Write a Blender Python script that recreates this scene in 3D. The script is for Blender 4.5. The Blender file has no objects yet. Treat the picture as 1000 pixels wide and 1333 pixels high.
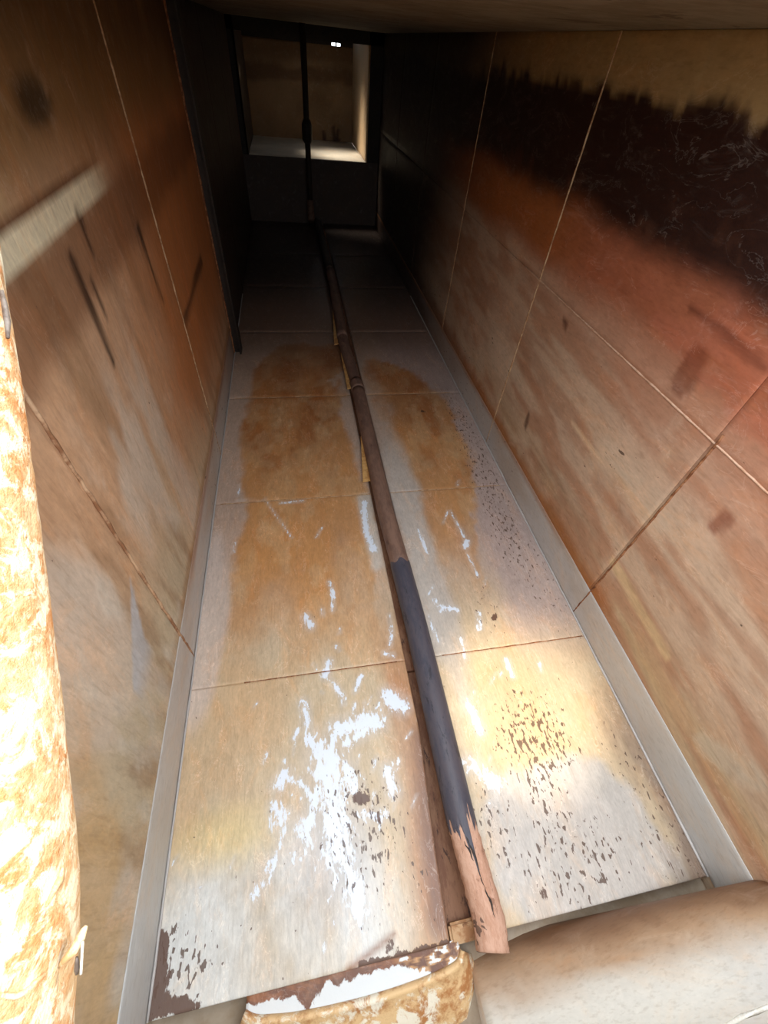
import bpy, bmesh, math
import numpy as np

# ------------------------------------------------------------------ camera, sky, sun, exposure
S = 1.5                      # metres per unit of the layout below (the camera sits 1 unit above the floor)
C = bpy.context.scene.collection
SC = bpy.context.scene
R = np.array([[0.98286251, -0.07471534, 0.16851974],
              [-0.16750948, -0.74362244, 0.64727601],
              [0.07695361, -0.66441198, -0.74339415]])   # columns: camera right, down, forward
F = 540.976
cam_d = bpy.data.cameras.new('camera'); cam = bpy.data.objects.new('camera', cam_d); C.objects.link(cam)
from mathutils import Matrix, Vector
m = Matrix.Identity(4)
for i in range(3):
    m[i][0] = R[i][0]; m[i][1] = -R[i][1]; m[i][2] = -R[i][2]
m[2][3] = S
cam.matrix_world = m
cam_d.sensor_fit = 'HORIZONTAL'; cam_d.sensor_width = 36; cam_d.lens = F / 1000 * 36
cam_d.clip_start = 0.01
SC.camera = cam

w = bpy.data.worlds.new('overcast_sky'); SC.world = w; w.use_nodes = True
bg = w.node_tree.nodes['Background']
bg.inputs['Color'].default_value = (0.84, 0.92, 1.0, 1); bg.inputs['Strength'].default_value = 6.6

SUN_DIR = Vector((1.7, 0.55, 1.0)).normalized()         # towards the sun
sd = bpy.data.lights.new('sun', 'SUN'); so = bpy.data.objects.new('sun', sd); C.objects.link(so)
sd.energy = 1.4; sd.color = (1.0, 0.80, 0.56); sd.angle = math.radians(2)
so.rotation_euler = SUN_DIR.to_track_quat('Z', 'Y').to_euler(); so.location = (0, -2, 4)

# daylight through the open hatch in the roof over the near end (portal: only steers the sampling of the sky)
HX0, HX1, HY0, HY1 = -0.300, 0.685, -0.45, 0.40
pd = bpy.data.lights.new('hatch_daylight', 'AREA'); po = bpy.data.objects.new('hatch_daylight', pd); C.objects.link(po)
pd.shape = 'RECTANGLE'; pd.size = (HX1 - HX0) * S; pd.size_y = (HY1 - HY0) * S; pd.cycles.is_portal = True
po.location = ((HX0 + HX1) / 2 * S, (HY0 + HY1) / 2 * S, 1.07 * S)

# unseen warm spot added by the camera for the golden floor patch at right
ld = bpy.data.lights.new('added_warm_spot', 'SPOT'); lo_ = bpy.data.objects.new('added_warm_spot', ld); C.objects.link(lo_)
ld.energy = 170; ld.color = (1.0, 0.86, 0.66); ld.spot_size = math.radians(23); ld.spot_blend = 1.0; ld.shadow_soft_size = 0.03
lo_.location = (0.25 * S, -0.30 * S, 1.02 * S)
lo_.rotation_euler = (Vector((0.25, -0.30, 1.02)) - Vector((0.453, 0.249, 0.0))).to_track_quat('Z', 'Y').to_euler()

# daylight falling through the far chamber's roof vent
vd = bpy.data.lights.new('far_vent_daylight', 'AREA'); vo = bpy.data.objects.new('far_vent_daylight', vd); C.objects.link(vo)
vd.shape = 'RECTANGLE'; vd.size = 0.22 * S; vd.size_y = 0.3 * S; vd.energy = 2.6; vd.color = (1, 0.93, 0.80); vd.spread = math.radians(50)
vo.location = (0.20 * S, 4.36 * S, 1.05 * S)
vo.rotation_euler = Vector((-0.26, 0.10, 0.62)).to_track_quat('Z', 'Y').to_euler()

vs = SC.view_settings
vs.view_transform = 'Standard'; vs.look = 'None'; vs.exposure = 0.0; vs.gamma = 1.0; vs.use_curve_mapping = False

# ------------------------------------------------------------------ helpers
XL, XR, YE, YF, ZC = -0.305, 0.69, -0.107, 4.05, 1.06     # duct: side walls, near end of floor, far step, ceiling
cxy = np.array([500.0, 666.5])

def ray(u, v): return R @ np.array([u - 500.0, v - 666.5, F])
def on_floor(u, v, z=0.0):
    r = ray(u, v); p = r * ((z - 1) / r[2]); return np.array([p[0], p[1]])
def on_left(u, v):
    r = ray(u, v); p = r * (XL / r[0]); return np.array([p[1], p[2] + 1])
def on_right(u, v):
    r = ray(u, v); p = r * (XR / r[0]); return np.array([p[1], p[2] + 1])

def lin(c):
    c = np.asarray(c, float) / 255.0
    return np.where(c <= 0.04045, c / 12.92, ((c + 0.055) / 1.055) ** 2.4)

_rng = np.random.RandomState(7)
_perm = _rng.rand(256, 256)
def vnoise(x, y):
    xi = np.floor(x).astype(int); yi = np.floor(y).astype(int); fx = x - xi; fy = y - yi
    fx = fx * fx * (3 - 2 * fx); fy = fy * fy * (3 - 2 * fy)
    a = _perm[xi & 255, yi & 255]; b = _perm[(xi + 1) & 255, yi & 255]
    c = _perm[xi & 255, (yi + 1) & 255]; d = _perm[(xi + 1) & 255, (yi + 1) & 255]
    return (a * (1 - fx) + b * fx) * (1 - fy) + (c * (1 - fx) + d * fx) * fy
def fbm(x, y, o=4):
    s = 0; a = 0.5; t = 0
    for k in range(o):
        s = s + a * vnoise(x * 2 ** k + 17.3 * k, y * 2 ** k + 5.1 * k); t += a; a *= 0.55
    return s / t
def sst(a, b, x):
    t = np.clip((x - a) / (b - a), 0, 1); return t * t * (3 - 2 * t)
def mixc(c, col, f):
    return c * (1 - f[:, None]) + lin(col)[None, :] * f[:, None]
def cap(x, y, p, q, r0, r1=None):
    """signed 'inside' of a tapering stroke, in radii"""
    if r1 is None: r1 = r0
    d = q - p; L = max(float(d @ d), 1e-9)
    t = np.clip(((x - p[0]) * d[0] + (y - p[1]) * d[1]) / L, 0, 1)
    return (r0 + (r1 - r0) * t) - np.hypot(x - p[0] - t * d[0], y - p[1] - t * d[1])
def ell(x, y, c, rx, ry): return np.hypot((x - c[0]) / rx, (y - c[1]) / ry)

# ------------------------------------------------------------------ materials
def nn(nt, t, **k):
    n = nt.nodes.new(t)
    for a, b in k.items(): setattr(n, a, b)
    return n
def noise_node(nt, vec, scale, detail=4, rough=0.6, stretch=None, dist=0):
    if stretch:
        mp = nn(nt, 'ShaderNodeMapping'); mp.inputs['Scale'].default_value = stretch
        nt.links.new(vec, mp.inputs['Vector']); vec = mp.outputs['Vector']
    n = nn(nt, 'ShaderNodeTexNoise'); n.inputs['Scale'].default_value = scale; n.inputs['Detail'].default_value = detail
    n.inputs['Roughness'].default_value = rough; n.inputs['Distortion'].default_value = dist
    nt.links.new(vec, n.inputs['Vector']); return n.outputs['Fac']
def math_node(nt, op, a, b=None, c=None):
    n = nn(nt, 'ShaderNodeMath', operation=op)
    for i, v in enumerate((a, b, c)):
        if v is None: continue
        if isinstance(v, (int, float)): n.inputs[i].default_value = v
        else: nt.links.new(v, n.inputs[i])
    return n.outputs[0]
def step_node(nt, v, lo, hi):
    n = nn(nt, 'ShaderNodeMapRange', interpolation_type='SMOOTHSTEP')
    nt.links.new(v, n.inputs['Value']); n.inputs['From Min'].default_value = lo; n.inputs['From Max'].default_value = hi
    return n.outputs['Result']
def mix_node(nt, f, a, b, mode='MIX'):
    n = nn(nt, 'ShaderNodeMix', data_type='RGBA', blend_type=mode)
    for s, v in (('Factor', f), ('A', a), ('B', b)):
        i = [q for q in n.inputs if q.name == s and (q.type == 'RGBA' or s == 'Factor' and q.type == 'VALUE')][0]
        if isinstance(v, (int, float)): i.default_value = v
        elif isinstance(v, (tuple, list, np.ndarray)): i.default_value = (*[float(q) for q in v[:3]], 1)
        else: nt.links.new(v, i)
    return [q for q in n.outputs if q.type == 'RGBA'][0]
def new_mat(name):
    mt = bpy.data.materials.new(name); mt.use_nodes = True
    nt = mt.node_tree; b = nt.nodes['Principled BSDF']; return mt, nt, b

def coated_steel(name, rough=0.5, stretch=(1, 1, 1), streak=(1, 0.12, 1), veins=0.5, grain=0.30, white=(0.80, 0.86, 0.95), spec=0.4, bump=0.25):
    """paint on steel: smooth colour from the 'col' attribute, crisp paint / pit / bare-metal edges from attributes + noise"""
    mt, nt, b = new_mat(name)
    tc = nn(nt, 'ShaderNodeTexCoord'); vec = tc.outputs['Object']
    at = {k: nn(nt, 'ShaderNodeAttribute', attribute_name=k) for k in ('col', 'white', 'pit', 'bare')}
    n_big = noise_node(nt, vec, 5, 5, 0.65, stretch)
    n_mid = noise_node(nt, vec, 26, 5, 0.7, stretch, 0.4)
    n_fine = noise_node(nt, vec, 90, 4, 0.7, stretch)
    n_pit = noise_node(nt, vec, 62, 2, 0.55, stretch, 0.3)
    g = math_node(nt, 'ADD', math_node(nt, 'MULTIPLY', n_big, 0.5), math_node(nt, 'ADD', math_node(nt, 'MULTIPLY', n_mid, 0.8), math_node(nt, 'MULTIPLY', n_fine, 0.7)))
    g = math_node(nt, 'MULTIPLY_ADD', math_node(nt, 'SUBTRACT', g, 1.0), grain * 2.2, 1.0)       # around 1
    col = mix_node(nt, 1.0, at['col'].outputs['Color'], (1, 1, 1))
    vm = nn(nt, 'ShaderNodeVectorMath', operation='SCALE'); nt.links.new(at['col'].outputs['Color'], vm.inputs[0]); nt.links.new(g, vm.inputs['Scale'])
    col = vm.outputs[0]
    # warm/cool mottling
    n_wm = noise_node(nt, vec, 8, 6, 0.7, stretch, 0.8)
    warm = step_node(nt, n_wm, 0.48, 0.70)
    col = mix_node(nt, math_node(nt, 'MULTIPLY', warm, 0.35), col, mix_node(nt, 1.0, col, (1.25, 0.95, 0.68), 'MULTIPLY'))
    # pale scuffs, hair veins and fine streaks
    n_sc = noise_node(nt, vec, 13, 6, 0.72, stretch, 1.2)
    col = mix_node(nt, math_node(nt, 'MULTIPLY', step_node(nt, n_sc, 0.53, 0.72), 0.30), col, mix_node(nt, 0.3, mix_node(nt, 1.0, col, (1.45, 1.45, 1.45), 'MULTIPLY'), (0.6, 0.56, 0.5)))
    n_v = noise_node(nt, vec, 11, 5, 0.62, stretch, 1.5)
    vein = step_node(nt, math_node(nt, 'ABSOLUTE', math_node(nt, 'SUBTRACT', n_v, 0.5)), 0.014, 0.002)
    vein = math_node(nt, 'MULTIPLY', vein, step_node(nt, n_wm, 0.42, 0.60))
    col = mix_node(nt, math_node(nt, 'MULTIPLY', vein, veins), col, mix_node(nt, 0.35, mix_node(nt, 1.0, col, (1.5, 1.5, 1.5), 'MULTIPLY'), (0.66, 0.62, 0.56)))
    n_st = noise_node(nt, vec, 150, 2, 0.6, streak)
    col = mix_node(nt, math_node(nt, 'MULTIPLY', step_node(nt, n_st, 0.50, 0.72), 0.30), col, mix_node(nt, 1.0, col, (0.62, 0.55, 0.48), 'MULTIPLY'))
    # white paint
    n_w = noise_node(nt, vec, 38, 4, 0.65, stretch, 0.6)
    wv = math_node(nt, 'ADD', at['white'].outputs['Fac'], math_node(nt, 'MULTIPLY', math_node(nt, 'SUBTRACT', n_w, 0.5), 6.5))
    wv = math_node(nt, 'ADD', wv, math_node(nt, 'MULTIPLY', math_node(nt, 'SUBTRACT', n_fine, 0.5), 3.0))
    wm = step_node(nt, wv, 0.0, 0.8)
    col = mix_node(nt, math_node(nt, 'MULTIPLY', wm, 0.92), col, white)
    # pits and flakes
    pv = math_node(nt, 'SUBTRACT', n_pit, math_node(nt, 'SUBTRACT', 0.80, math_node(nt, 'MULTIPLY', at['pit'].outputs['Fac'], 0.28)))
    pm = step_node(nt, pv, 0.0, 0.02)
    col = mix_node(nt, math_node(nt, 'MULTIPLY', pm, 0.88), col, tuple(lin((92, 68, 54))))
    # bare corroded metal
    bv = math_node(nt, 'ADD', at['bare'].outputs['Fac'], math_node(nt, 'MULTIPLY', math_node(nt, 'SUBTRACT', n_mid, 0.5), 3.0))
    bm_ = step_node(nt, bv, 0.0, 0.2)
    col = mix_node(nt, math_node(nt, 'MULTIPLY', bm_, 0.95), col, tuple(lin((98, 70, 56))))
    nt.links.new(col, b.inputs['Base Color'])
    rr = math_node(nt, 'MULTIPLY_ADD', n_mid, 0.35, rough - 0.17)
    nt.links.new(rr, b.inputs['Roughness'])
    b.inputs['Specular IOR Level'].default_value = spec
    h = math_node(nt, 'ADD', math_node(nt, 'MULTIPLY', n_fine, 0.5), math_node(nt, 'MULTIPLY', n_mid, 0.6))
    h = math_node(nt, 'ADD', h, math_node(nt, 'MULTIPLY', wm, 0.5))
    h = math_node(nt, 'SUBTRACT', h, math_node(nt, 'ADD', math_node(nt, 'MULTIPLY', pm, 0.8), math_node(nt, 'MULTIPLY', bm_, 0.6)))
    bp = nn(nt, 'ShaderNodeBump'); bp.inputs['Strength'].default_value = bump; bp.inputs['Distance'].default_value = 0.004
    nt.links.new(h, bp.inputs['Height']); nt.links.new(bp.outputs[0], b.inputs['Normal'])
    return mt

def mottled(name, c1, c2, c3=None, scale=20, rough=0.6, bump=0.4, thr=(0.42, 0.58), thr3=(0.58, 0.64), stretch=None, spec=0.4, dist=0.004, metal=0.0):
    mt, nt, b = new_mat(name)
    tc = nn(nt, 'ShaderNodeTexCoord'); vec = tc.outputs['Object']
    a = noise_node(nt, vec, scale, 6, 0.68, stretch, 0.3); f = noise_node(nt, vec, scale * 4.3, 4, 0.7, stretch)
    v = math_node(nt, 'MULTIPLY_ADD', f, 0.35, math_node(nt, 'MULTIPLY', a, 0.65))
    col = mix_node(nt, step_node(nt, v, *thr), tuple(lin(c1)), tuple(lin(c2)))
    if c3 is not None:
        q = noise_node(nt, vec, scale * 1.7, 6, 0.7, stretch, 0.5)
        col = mix_node(nt, step_node(nt, q, *thr3), col, tuple(lin(c3)))
    nt.links.new(col, b.inputs['Base Color']); b.inputs['Roughness'].default_value = rough
    b.inputs['Specular IOR Level'].default_value = spec; b.inputs['Metallic'].default_value = metal
    bp = nn(nt, 'ShaderNodeBump'); bp.inputs['Strength'].default_value = bump; bp.inputs['Distance'].default_value = dist
    nt.links.new(v, bp.inputs['Height']); nt.links.new(bp.outputs[0], b.inputs['Normal'])
    return mt

M_floor = coated_steel('stained_floor_paint', 0.42, (1.5, 0.62, 1), (1.3, 0.12, 1), 0.6, 0.30, spec=0.45)
M_left = coated_steel('stained_left_wall_paint', 0.6, (1, 1.1, 0.5), (1, 0.7, 0.10), 0.2, 0.28, spec=0.25)
M_right = coated_steel('stained_right_wall_paint', 0.55, (1, 0.4, 1.0), (1, 0.12, 0.7), 0.3, 0.26, spec=0.3)
M_plain = coated_steel('far_end_steel', 0.6, (1, 1, 1), (1, .3, 1), 0.1, 0.2, spec=0.3)  # far-end plates, some coloured darker to deepen the shade there
M_collar = coated_steel('torn_collar_paint', 0.5, (1, 0.8, 1), (1, .3, 1), 0.3, 0.3, white=(0.74, 0.77, 0.77))
M_collar_out = mottled('rust_stained_cream_paint', (226, 190, 140), (182, 124, 74), (240, 230, 208), 12, 0.6, 0.5, thr=(0.46, 0.60), thr3=(0.50, 0.60), dist=0.008)
M_skirt = mottled('clean_grey_paint', (186, 180, 175), (194, 187, 181), (172, 156, 140), 3, 0.42, 0.1, thr3=(0.62, 0.8))
M_bead_light = mottled('pale_weld', (190, 160, 125), (150, 110, 75), None, 30, 0.6, 0.5)
M_bead_pale = mottled('worn_weld', (200, 164, 130), (140, 96, 66), None, 9, 0.65, 0.5)
M_bead_pink = mottled('pinkish_weld', (214, 176, 148), (190, 146, 116), None, 20, 0.65, 0.4)
M_bead_rust = mottled('rusty_weld', (110, 62, 32), (160, 110, 75), (80, 42, 22), 40, 0.75, 0.6)
M_ceil = mottled('ceiling_paint', (138, 126, 104), (118, 104, 82), (98, 80, 60), 4, 0.7, 0.2)
M_dark = mottled('blackened_steel', (40, 32, 28), (52, 40, 33), (30, 24, 21), 9, 0.6, 0.3)
M_under = mottled('grey_base_plate', (158, 142, 122), (140, 120, 96), None, 4, 0.6, 0.1)
M_slot = mottled('rusty_groove', (112, 72, 50), (136, 96, 70), (72, 46, 34), 16, 0.7, 0.5, stretch=(2, 0.5, 1))
M_post = mottled('peeling_orange_post', (222, 190, 146), (206, 142, 88), (240, 226, 194), 24, 0.8, 0.9, thr=(0.40, 0.62), thr3=(0.47, 0.58), dist=0.010, spec=0.1)
M_strap = mottled('torn_pale_tape', (236, 212, 170), (205, 160, 110), None, 40, 0.7, 0.5)
M_metal = mottled('dull_metal_clip', (120, 108, 98), (90, 76, 66), None, 40, 0.45, 0.3)
M_sleeve = mottled('blue_black_coating', (70, 68, 78), (84, 78, 84), (58, 55, 62), 14, 0.5, 0.3, stretch=(1.5, 0.4, 1.5), spec=0.35)
M_brown = mottled('brown_coating', (112, 86, 74), (134, 104, 88), (96, 72, 62), 14, 0.6, 0.3, stretch=(1.5, 0.4, 1.5))
M_pink = mottled('raw_flaking_rust', (206, 164, 140), (190, 144, 118), (160, 118, 96), 30, 0.8, 0.8, stretch=(1.6, 0.45, 1.6))
M_tan = mottled('tan_rusty_stub', (190, 152, 112), (160, 112, 72), (120, 76, 46), 16, 0.7, 0.5)
M_flap = mottled('amber_peeled_primer', (226, 178, 112), (196, 140, 82), None, 20, 0.6, 0.3)
M_sill = mottled('sill_paint', (196, 190, 176), (176, 160, 136), (158, 122, 84), 3.2, 0.5, 0.15, thr3=(0.52, 0.72))
M_sillp = coated_steel('sill_paint_worn', 0.5, (0.5, 1, 1), (0.12, 1, 1), 0.0, 0.14, spec=0.3, bump=0.08)
M_skirtp = coated_steel('clean_band_paint', 0.42, (1, 0.5, 1), (1, 0.2, 1), 0.1, 0.10, spec=0.4, bump=0.06)
M_chip = mottled('white_chipped_line', (236, 234, 226), (220, 214, 200), None, 60, 0.6, 0.4)

# ------------------------------------------------------------------ mesh building
def link(name, me, mat, parent=None, kind=None):
    o = bpy.data.objects.new(name, me); C.objects.link(o)
    if mat is not None and not me.materials: me.materials.append(mat)
    if parent is not None: o.parent = parent
    if kind: o['kind'] = kind
    return o
def mesh(name, verts, faces, smooth=False):
    me = bpy.data.meshes.new(name); me.from_pydata([tuple(map(float, v)) for v in verts], [], faces); me.update()
    if smooth: me.polygons.foreach_set('use_smooth', [True] * len(me.polygons))
    return me
def fix_normals(me):
    bm = bmesh.new(); bm.from_mesh(me); bmesh.ops.recalc_face_normals(bm, faces=bm.faces); bm.to_mesh(me); bm.free(); me.update()
def box_mesh(name, lo, hi, bevel=0.0):
    bm = bmesh.new(); bmesh.ops.create_cube(bm, size=1)
    for v in bm.verts:
        v.co = Vector([S * (lo[i] + (hi[i] - lo[i]) * (v.co[i] + 0.5)) for i in range(3)])
    if bevel: bmesh.ops.bevel(bm, geom=bm.edges[:], offset=bevel * S, segments=2, affect='EDGES')
    me = bpy.data.meshes.new(name); bm.to_mesh(me); bm.free(); return me
def box(name, lo, hi, mat, parent=None, kind=None, bevel=0.0): return link(name, box_mesh(name, lo, hi, bevel), mat, parent, kind)

def set_attr(me, **k):
    n = len(me.vertices)
    for name, arr in k.items():
        if name == 'col':
            a = me.attributes.new('col', 'FLOAT_COLOR', 'POINT'); q = np.ones((n, 4), np.float32); q[:, :3] = arr; a.data.foreach_set('color', q.ravel())
        else:
            a = me.attributes.new(name, 'FLOAT', 'POINT'); a.data.foreach_set('value', np.asarray(arr, np.float32))

def plate(name, u0, u1, v0, v1, cell, place, thick, paint, mat, parent, kind=None, wob=0.0006, edge=0.003):
    """a plate in the (u,v) plane; place(u,v,d) -> xyz with d the depth behind the face; edges rounded by one lowered rim"""
    nu = max(2, int(round((u1 - u0) / cell))); nv = max(2, int(round((v1 - v0) / cell)))
    us = np.linspace(u0, u1, nu + 1); vs_ = np.linspace(v0, v1, nv + 1)
    us = np.concatenate([[u0], [u0 + edge], us[1:-1], [u1 - edge], [u1]]); vs_ = np.concatenate([[v0], [v0 + edge], vs_[1:-1], [v1 - edge], [v1]])
    U, V = np.meshgrid(us, vs_, indexing='ij'); u = U.ravel(); v = V.ravel()
    d = (fbm(u * 3 + 9, v * 3 + 4, 3) - 0.5) * wob * 2
    onb = (np.isin(U, [u0, u1]) | np.isin(V, [v0, v1])).ravel()
    d = np.where(onb, d + edge * 0.7, d)
    P = place(u, v, d); A, B = U.shape
    idx = np.arange(A * B).reshape(A, B)
    q = np.stack([idx[:-1, :-1], idx[1:, :-1], idx[1:, 1:], idx[:-1, 1:]], -1).reshape(-1, 4)
    ring = np.concatenate([idx[:, 0], idx[-1, 1:], idx[-2::-1, -1], idx[0, -2:0:-1]])
    Pb = place(u[ring], v[ring], np.full(len(ring), thick)); nb = A * B
    k = len(ring); bi = nb + np.arange(k)
    side = np.stack([ring, bi, np.roll(bi, -1), np.roll(ring, -1)], -1)
    V3 = np.concatenate([P, Pb]) * S
    me = bpy.data.meshes.new(name)
    faces = np.concatenate([q, side]); nf = len(faces)
    me.vertices.add(len(V3)); me.vertices.foreach_set('co', V3.astype(np.float32).ravel())
    me.loops.add(nf * 4 + k); me.loops.foreach_set('vertex_index', np.concatenate([faces.ravel(), bi[::-1]]).astype(np.int32))
    me.polygons.add(nf + 1)
    me.polygons.foreach_set('loop_start', np.concatenate([np.arange(nf) * 4, [nf * 4]]).astype(np.int32))
    me.update(calc_edges=True); me.validate()
    fix_normals(me)
    pu = np.concatenate([u, u[ring]]); pv = np.concatenate([v, v[ring]])
    if paint is not None: set_attr(me, **paint(pu, pv))
    return link(name, me, mat, parent, kind)

def tube(name, pts, radii, mat, parent=None, seg=20, wob=0.0, seed=0, caps=True, kind=None, off=(0, 0, 0)):
    """swept round section through pts (layout units), smooth, closed ends"""
    pts = [np.array(p, float) for p in pts]; n = len(pts)
    if np.isscalar(radii): radii = [radii] * n
    V = []; Fc = []; rs = np.random.RandomState(seed)
    ref = None
    for i in range(n):
        t = pts[min(i + 1, n - 1)] - pts[max(i - 1, 0)]; t /= np.linalg.norm(t)
        if ref is None: ref = np.array([0, 0, 1.0]) if abs(t[2]) < 0.9 else np.array([1.0, 0, 0])
        a = np.cross(t, ref); a /= np.linalg.norm(a); b2 = np.cross(a, t); ref = b2
        for k in range(seg):
            an = 2 * math.pi * k / seg; r = radii[i] * (1 + wob * (rs.rand() - 0.5) * 2)
            V.append((pts[i] + r * (math.cos(an) * a + math.sin(an) * b2) - np.array(off)) * S)
    for i in range(n - 1):
        for k in range(seg):
            Fc.append((i * seg + k, i * seg + (k + 1) % seg, (i + 1) * seg + (k + 1) % seg, (i + 1) * seg + k))
    if caps:
        Fc.append(tuple(range(seg - 1, -1, -1))); Fc.append(tuple((n - 1) * seg + k for k in range(seg)))
    me = mesh(name, V, Fc, True); fix_normals(me)
    return link(name, me, mat, parent, kind)
def bead(name, p, q, r, mat, parent, n=40, seed=1, wig=0.25):
    rs = np.random.RandomState(seed); p = np.array(p, float); q = np.array(q, float)
    pts = [p + (q - p) * i / n + (rs.rand(3) - 0.5) * r * wig for i in range(n + 1)]
    return tube(name, pts, [r * (0.8 + 0.4 * rs.rand()) for _ in pts], mat, parent, 6, 0.15, seed)
def empty(name, loc=(0, 0, 0), label=None, cat=None, group=None, kind=None):
    o = bpy.data.objects.new(name, None); C.objects.link(o); o.location = Vector(loc) * S; o.empty_display_size = 0.1
    tag(o, label, cat, group, kind); return o
def tag(o, label=None, cat=None, group=None, kind=None):
    for k, v in (('label', label), ('category', cat), ('group', group), ('kind', kind)):
        if v: o[k] = v

# ------------------------------------------------------------------ floor paint
def px_stroke(x, y, a, b, r0, r1=None):
    p, q = on_floor(*a), on_floor(*b); k = 1.0 / F
    def sc(uv): r = ray(*uv); return -1.0 / r[2]
    return cap(x, y, p, q, r0 * sc(a), (r1 if r1 is not None else r0) * sc(b))
_sp = np.random.RandomState(3)
SPAT = []
for cx_, cy_, sx_, sy_, k_ in ((515, 920, 18, 22, 12), (440, 930, 36, 16, 9), (505, 1010, 22, 30, 12), (405, 1030, 36, 40, 16), (440, 1130, 26, 36, 12), (430, 790, 26, 40, 4), (560, 820, 12, 50, 3), (600, 740, 20, 50, 3), (380, 670, 50, 18, 3), (625, 980, 14, 40, 6), (660, 870, 30, 20, 3), (300, 1180, 60, 50, 5)):
    for _ in range(k_):
        a_ = (cx_ + sx_ * _sp.randn(), cy_ + sy_ * _sp.randn()); l_ = 3 + 14 * _sp.rand(); r_ = 1.0 + 1.8 * _sp.rand() ** 2
        SPAT.append((a_, (a_[0] - 0.25 * l_ + 3 * _sp.randn(), a_[1] + l_), r_, r_ * 0.7))
WHITE = [((425, 985), (440, 1075), 26, 24), ((440, 1075), (470, 1185), 14, 16), ((395, 915), (405, 970), 6, 7), ((405, 960), (420, 990), 8, 14),
         ((440, 950), (490, 938), 14, 13), ((490, 940), (450, 968), 10, 6), ((372, 1008), (362, 1022), 9, 9), ((375, 1012), (410, 1035), 5, 8), ((358, 1050), (362, 1072), 9, 9),
         ((376, 1055), (368, 1085), 5, 4), ((372, 1078), (352, 1140), 3.5, 3.5), ((352, 1120), (334, 1165), 3.5, 8), ((395, 1075), (400, 1100), 12, 9), ((388, 1100), (381, 1122), 3, 2.5),
         ((398, 1105), (392, 1120), 3, 2), ((412, 1030), (405, 1075), 10, 8), ((450, 1000), (462, 1025), 12, 10), ((440, 1130), (430, 1175), 3, 3), ((470, 1150), (474, 1200), 8, 5),
         ((505, 905), (522, 918), 10, 12), ((428, 862), (424, 880), 6, 6), ((430, 885), (445, 905), 3, 4), ((470, 880), (462, 900), 3, 3), ((428, 757), (434, 772), 2.4, 2.8), ((434, 772), (433, 795), 2.8, 2.4), ((419, 793), (421, 800), 2.4, 2.4),
         ((398, 803), (405, 815), 6, 6), ((474, 655), (476, 690), 5, 5), ((476, 690), (487, 715), 5, 6), ((507, 800), (510, 822), 1.9, 2.2), ((510, 825), (508, 840), 2.4, 2.6), ((580, 791), (595, 794), 5, 4),
         ((566, 780), (575, 795), 3, 4), ((608, 705), (606, 712), 5, 5), ((586, 665), (604, 698), 1.6, 2.5), ((608, 720), (622, 750), 1.6, 2), ((621, 797), (622, 820), 1.8, 1.8), ((625, 797), (627, 820), 1.5, 1.5), ((600, 830), (606, 858), 2, 2),
         ((607, 912), (625, 950), 5, 7), ((610, 990), (645, 1020), 5, 12), ((660, 860), (668, 880), 5, 3), ((556, 800), (572, 835), 2.6, 2.2), ((545, 690), (556, 720), 2.5, 2.5), ((505, 1000), (515, 1030), 7, 9), ((388, 950), (383, 962), 3, 3),
         ((430, 1055), (436, 1110), 14, 18), ((365, 655), (395, 652), 2, 2), ((345, 650), (380, 700), 1.2, 1.2), ((310, 652), (345, 651), 1.2, 1.2), ((500, 850), (512, 853), 3, 3), ((470, 1060), (500, 1060), 6, 8)]
BARE = [((210, 1225), (200, 1300), 10, 17), ((196, 1305), (245, 1313), 14, 9), ((240, 1312), (262, 1308), 6, 3), ((468, 1037), (480, 1040), 8, 6), ((492, 1060), (496, 1066), 4, 4), ((706, 1162), (709, 1170), 4, 3),
        ((912, 1115), (925, 1138), 5, 7), ((646, 800), (643, 806), 2, 2), ((550, 535), (552, 536), 3, 3), ((512, 1232), (514, 1236), 6, 5), ((516, 1228), (520, 1232), 4, 4)]
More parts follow.
